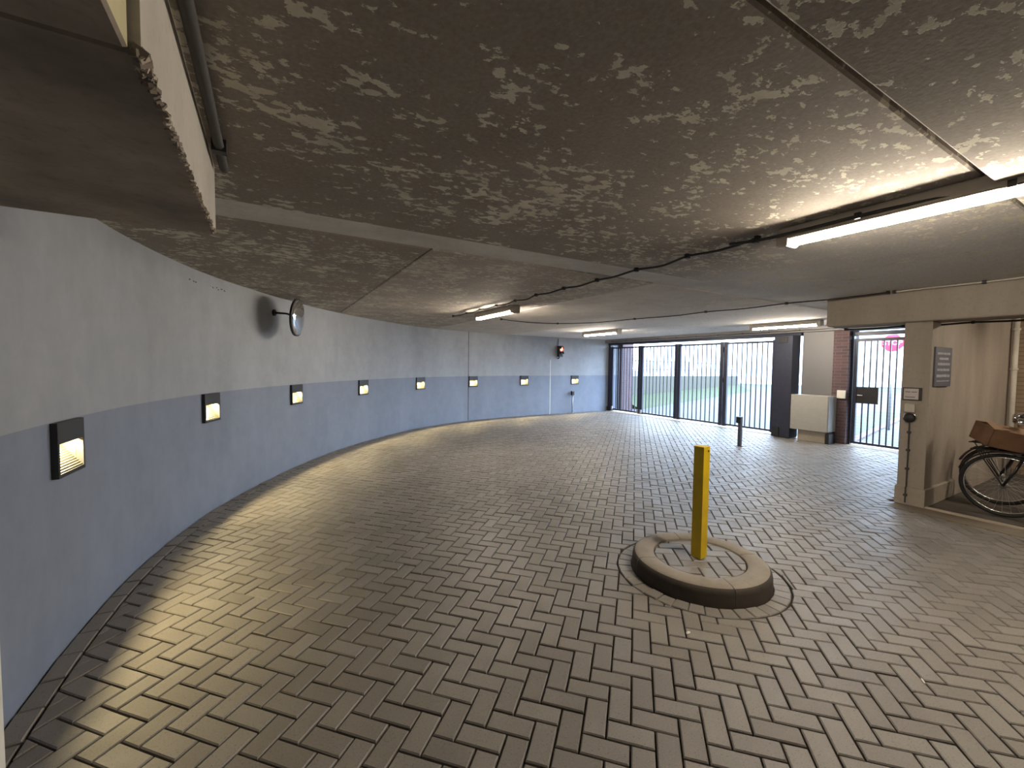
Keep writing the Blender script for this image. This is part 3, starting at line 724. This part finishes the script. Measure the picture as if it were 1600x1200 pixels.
# ------------------------------------------------------------------ bicycles
def bicycle(label, x, y, rz, fm, steer=0, light=True):
    """local +Y is forward; the front axle stands at the origin's y=0"""
    B = thing('bicycle', label, 'bicycle', (x, y, 0), rz, 'bicycles in the cycle bay')
    R = .345
    circ = lambda r, n, c=(0, 0): [(0, c[0]+r*math.cos(2*PI*k/n), c[1]+r*math.sin(2*PI*k/n)) for k in range(n)]
    def wheel(yc):
        W = MB().tube([(0, yc+p[1], R+p[2]) for p in circ(R-.019, 48)], .019, 10, closed=True).build('wheel', M_TYRE, B, True)
        MB().tube([(0, yc+p[1], R+p[2]) for p in circ(R-.042, 40)], .0085, 6, closed=True).build('rim', M_CHROME, W, True)
        sp = MB()
        for k in range(28):
            a = 2*PI*k/28; b = a+(.5 if k % 2 else -.5); e = .028 if k % 4 < 2 else -.028
            sp.tube([(e, yc+.022*math.cos(b), R+.022*math.sin(b)), (0, yc+(R-.045)*math.cos(a), R+(R-.045)*math.sin(a))], .0012, 3)
        sp.build('spokes', M_STEEL, W)
        MB().tube([(-.05, yc, R), (.05, yc, R)], [.03, .03], 12).build('hub', M_STEEL, W, True)
        fe = MB(); rr = R+.022; V = []; N = 24; a0, a1 = (math.radians(20), math.radians(165)) if yc == 0 else (math.radians(25), math.radians(200))
        for k in range(N+1):
            a = a0+(a1-a0)*k/N
            for q, dr in ((-.028, -.012), (-.016, .004), (.016, .004), (.028, -.012)): V.append((q, yc+(rr+dr)*math.cos(a), R+(rr+dr)*math.sin(a)))
        F = [(4*k+i, 4*k+i+1, 4*k+5+i, 4*k+4+i) for k in range(N) for i in range(3)]
        o = fe.add(V, F).build('mudguard', fm, B, True); o.modifiers.new('thick', 'SOLIDIFY').thickness = .003
        return W
    wheel(0); wheel(-1.10)
    bb = Vector((0, -.66, .29)); ht0 = Vector((0, -.125, .66)); ht1 = Vector((0, -.185, .86)); st = Vector((0, -.86, .80)); ra = Vector((0, -1.10, R))
    f = MB(); f.tube([ht0, bb], .018, 10); f.tube([ht1+Vector((0,.01,-.05)), Vector((0,-.45,.47)), bb+Vector((0,.04,.06))], .017, 10); f.tube([bb, st], .016, 10)
    for e in (-1, 1): f.tube([bb+Vector((e*.035,0,0)), ra+Vector((e*.06,0,0))], .010, 8); f.tube([st+Vector((e*.015,.02,-.06)), ra+Vector((e*.06,0,0))], .008, 8)
    f.tube([ht0-Vector((0,-.01,.02)), ht1], .021, 12); f.build('frame', fm, B, True)
    k = MB()
    for e in (-1, 1): k.tube([ht0+Vector((e*.03,.005,-.01)), Vector((e*.05,-.07,.5)), Vector((e*.055, 0, R))], .012, 8)
    k.tube([ht0+Vector((-.04,.005,-.01)), ht0+Vector((.04,.005,-.01))], .016, 8); k.build('fork', fm, B, True)
    h = MB(); h.tube([ht1, ht1+Vector((0,-.03,.18)), ht1+Vector((0,.03,.22))], .012, 8)
    ctr = ht1+Vector((0, .03, .22))
    h.tube(spline([ctr+Vector((-.265,-.20,.03)), ctr+Vector((-.25,-.06,.04)), ctr+Vector((-.13,.02,.02)), ctr, ctr+Vector((.13,.02,.02)), ctr+Vector((.25,-.06,.04)), ctr+Vector((.265,-.20,.03))], 5), .011, 8)
    hb = h.build('handlebar', M_CHROME, B, True)
    for e in (-1, 1):
        MB().tube([ctr+Vector((e*.265,-.21,.03)), ctr+Vector((e*.253,-.09,.038))], .017, 10).build('grip', M_BLACK, hb, True)
        MB().tube([ctr+Vector((e*.25,-.05,.03)), ctr+Vector((e*.24,-.01,.0)), ctr+Vector((e*.275,-.14,-.015))], .007, 6).build('brake_lever', M_BLACK, hb, True)
    MB().lathe([(.02,-.06),(.045,-.04),(.055,.0),(.05,.012),(0,.02)], 20, Matrix.Translation(ctr+Vector((0,.07,-.04)))@Matrix.Rotation(-PI/2, 4, 'X')).build('headlight', M_CHROME, B, True)
    V = []; prof = [(-.27, .012), (-.2, .03), (-.1, .05), (0, .085), (.07, .095), (.10, .07)]
    for yy, ww in prof: V += [(-ww, 0, -.02), (-ww*.8, 0, .015), (0, 0, .02), (ww*.8, 0, .015), (ww, 0, -.02)]
    V = [(x, st.y-yy*1.0-.02, st.z+.18+z) for (x, _, z), yy in zip(V, [p[0] for p in prof for _ in range(5)])]
    MB().add(V, [(5*i+j, 5*i+j+1, 5*i+6+j, 5*i+5+j) for i in range(5) for j in range(4)]+[tuple(range(5)), tuple(29-q for q in range(5))]+[(5*i+4, 5*i, 5*i+5, 5*i+9) for i in range(5)]).build('saddle', M_BLACK, B, True)
    MB().tube([st-Vector((0,0,.02)), st+Vector((0,-.03,.17))], .012, 8).build('seat_post', M_CHROME, B, True)
    c = MB(); c.tube([bb+Vector((-.06,0,0)), bb+Vector((.06,0,0))], .02, 10); c.tube([bb+Vector((.06,0,0)), bb+Vector((.07,.12,-.12))], .009, 6); c.tube([bb+Vector((-.06,0,0)), bb+Vector((-.07,-.12,.12))], .009, 6); c.build('crank', M_STEEL, B, True)
    for e, q in ((.12, Vector((.07,.12,-.12))), (-.12, Vector((-.07,-.12,.12)))):
        pc = bb+q; MB().box(pc.x-(.0 if e > 0 else .1), pc.x+(.1 if e > 0 else 0), pc.y-.04, pc.y+.04, pc.z-.012, pc.z+.012).build('pedal', M_BLACK, B)
    MB().prism([(-.10,-.07),(.10,-.08),(.14,0),(.10,.08),(-.42,.07),(-.46,0),(-.42,-.06)], .03, .045, Matrix.Translation(bb)@Matrix(((0,0,1,0),(1,0,0,0),(0,1,0,0),(0,0,0,1)))).build('chain_guard', fm, B)
    # front carrier over the front wheel and rear rack
    rk = MB(); zt = .722
    for e in (-.12, -.04, .04, .12): rk.tube([(e, -.12, zt), (e, .24, zt)], .006, 6)
    for yy in (-.12, .06, .24): rk.tube([(-.13, yy, zt), (.13, yy, zt)], .007, 6)
    for e in (-1, 1): rk.tube([(e*.11, .20, zt), (e*.06, .0, R)], .006, 6)
    rk.build('front_carrier', M_BLACK, B)
    rk = MB(); zt = .74
    for e in (-.06, 0, .06): rk.tube([(e, -.95, zt), (e, -1.32, zt)], .006, 6)
    for e in (-1, 1): rk.tube([(e*.06, -1.25, zt), (e*.065, -1.10, R)], .006, 6)
    for yy in (-.95, -1.32): rk.tube([(-.06, yy, zt), (.06, yy, zt)], .006, 6)
    rk.build('rear_rack', M_BLACK, B)
    return B
bicycle('black city bicycle carrying the cardboard box over its front wheel', 6.92, 1.22, math.radians(3), M_FRAME)
bicycle('dark purple bicycle parked behind the one carrying the cardboard box', 7.52, 1.36, math.radians(-1), M_FRAME2)
# cardboard box, open on top and crooked, on the front carrier
bX = Vector((.80,.58,.17)).normalized(); bY = (Vector((-.58,.80,.20))-bX*Vector((-.58,.80,.20)).dot(bX)).normalized(); bZ = bX.cross(bY)
bxm = Matrix(((bX.x,bY.x,bZ.x,0),(bX.y,bY.y,bZ.y,0),(bX.z,bY.z,bZ.z,0),(0,0,0,1)))
cbx = thing('cardboard_box', 'worn open cardboard box resting on the front carrier of the bicycle', 'box', (6.95, 1.235, .765))
bxw, bxd, bxh, tk = .17, .23, .19, .006
b_ = MB()
for q in ((-bxw, bxw, -bxd, bxd, 0, tk), (-bxw, -bxw+tk, -bxd, bxd, 0, bxh), (bxw-tk, bxw, -bxd, bxd, 0, bxh), (-bxw, bxw, -bxd, -bxd+tk, 0, bxh), (-bxw, bxw, bxd-tk, bxd, 0, bxh)): b_.box(*q, M=bxm)
b_.build('body', M_CARD, cbx)
for (hx, hy), ax, ang, (x0, x1, y0, y1) in (((-bxw, 0), 'Y', -12, (0, .16, -bxd, bxd)), ((bxw, 0), 'Y', 10, (-.16, 0, -bxd, bxd)), ((0, bxd), 'X', 172-180, (-bxw, bxw, -.13, 0)), ((0, -bxd), 'X', 14, (-bxw, bxw, 0, .13))):
    FM = bxm@Matrix.Translation((hx, hy, bxh+.002))@Matrix.Rotation(math.radians(ang), 4, ax); MB().box(x0, x1, y0, y1, 0, .005, M=FM).build('flap', M_CARD2, cbx)

# ------------------------------------------------------------------ outside the gate
struct(MB().box(10.9, 140, -60, 120, -.30, -.02).build('floor_outside', M_ASPH))
W0, W1 = Vector((10.95, 11.75)), Vector((28.5, 17.5)); dv = (W1-W0).normalized(); nv = Vector((-dv.y, dv.x)); Lw = (W1-W0).length
WMx = Matrix(((dv.x, nv.x, 0, W0.x), (dv.y, nv.y, 0, W0.y), (0, 0, 1, 0), (0, 0, 0, 1)))
rw = thing('garden_wall', 'low mossy retaining wall along the ramp outside', 'wall', (W0.x, W0.y, -.02), math.atan2(dv.y, dv.x))
MB().prism([(0, 0), (Lw, 0), (Lw, 1.0), (0, 1.24)], -.35, 0, Matrix(((1,0,0,0),(0,0,-1,0),(0,1,0,0),(0,0,0,1)))).build('wall_body', M_BRICK3, rw)
gb = tag(MB().prism([(.003, 0), (.9, 0), (.003, .42)], .9, Lw, WMx@Matrix(((0,0,1,0),(-1,0,0,0),(0,1,0,-.02),(0,0,0,1)))).build('grass_bank', M_GRASS), 'grass bank at the foot of the retaining wall outside', 'grass'); gb['kind'] = 'stuff'
rl = thing('railing', 'thin steel railing above the retaining wall outside', 'railing', (W0.x, W0.y, 0), math.atan2(dv.y, dv.x))
for z in (1.47, 1.85): MB().tube([(0, .2, z), (Lw, .2, z-.06)], .022, 6).build('rail', M_BOLL, rl)
for k in range(9): MB().tube([(k*Lw/8.2, .2, .95), (k*Lw/8.2, .2, 1.86)], .022, 6).build('post', M_BOLL, rl)
# brick corner outside the left end of the gate
tag(MB().cbox(10.98, 11.5, 11.05, 11.7, -.02, 3.0, .004).build('brick_pier', M_BRICK), 'brick pier just outside the left end of the big gate', 'pier')
# grass and kerb past the narrow gate
K0, K1 = Vector((10.95, 4.1)), Vector((20, 5.75)); dk = (K1-K0).normalized(); Lk = (K1-K0).length
KM = Matrix(((dk.x, -dk.y, 0, K0.x), (dk.y, dk.x, 0, K0.y), (0, 0, 1, 0), (0, 0, 0, 1)))
gs = tag(MB().box(0, Lk, .16, 1.1, -.03, .01, M=KM).build('grass_strip', M_GRASS), 'strip of grass past the narrow gate', 'grass'); gs['kind'] = 'stuff'
ke = thing('stone_edging', 'dark brick edging between the grass and the path outside the narrow gate', 'edging', (K0.x, K0.y, 0), math.atan2(dk.y, dk.x))
em = MB().cbox(0, .098, 0, .155, -.03, .02, .006).mesh('brick', M_BRICK)
for k in range(int(Lk/.105)): o = link('brick', em, ke); o.location = (k*.105, 0, random.uniform(-.004, .004))
# stop sign
STOP_Y, STOP_Z = 4.56, 2.28
sp = thing('stop_sign', 'red octagonal stop sign on a pole outside the narrow gate', 'sign', (14.2, STOP_Y, 0), 0)
MB().tube([(0,0,-.02),(0,0,2.5)], .03, 10).build('pole', M_STEEL, sp, True)
oc = lambda r: [(r*math.cos(PI/8+k*PI/4), r*math.sin(PI/8+k*PI/4)) for k in range(8)]
SM = Matrix.Translation((-.035, 0, STOP_Z))@Matrix.Rotation(math.radians(8), 4, 'Z')@Matrix(((0,0,-1,0),(-1,0,0,0),(0,1,0,0),(0,0,0,1)))
MB().prism(oc(.235), -.003, .003, SM).build('panel', M_RED, sp)
text_mesh('lettering', 'STOP', .165, M_WHITE, sp, SM@Matrix.Translation((0, 0, .0045)), .001)
# pale houses across the way
def house(label, x, y, wd, dp, hg, rz, nwin, nfl):
    h = thing('house', label, 'house', (x, y, -.02), rz)
    MB().box(0, dp, -wd/2, wd/2, 0, hg).build('walls', M_FACADE, h)
    MB().prism([(-wd/2-.3, hg), (wd/2+.3, hg), (0, hg+2.2)], -.3, dp+.3, Matrix(((0,0,1,0),(1,0,0,0),(0,1,0,0),(0,0,0,1)))).build('roof', M_FACADE, h)
    for f in range(nfl):
        for i in range(nwin):
            yy = -wd/2+wd*(i+.5)/nwin; z0 = .9+f*2.8
            wn = MB().box(-.05, .05, yy-.6, yy+.6, z0, z0+1.4).build('window', M_WHITE, h); MB().box(-.07, -.05, yy-.52, yy+.52, z0+.08, z0+1.32).build('pane', M_GLASSB, wn)
house('pale house seen through the left half of the big gate', 40, 27, 16, 8, 5.6, math.radians(25), 5, 2)
house('pale house seen through the right half of the big gate', 48, 9, 18, 8, 5.6, math.radians(5), 6, 2)
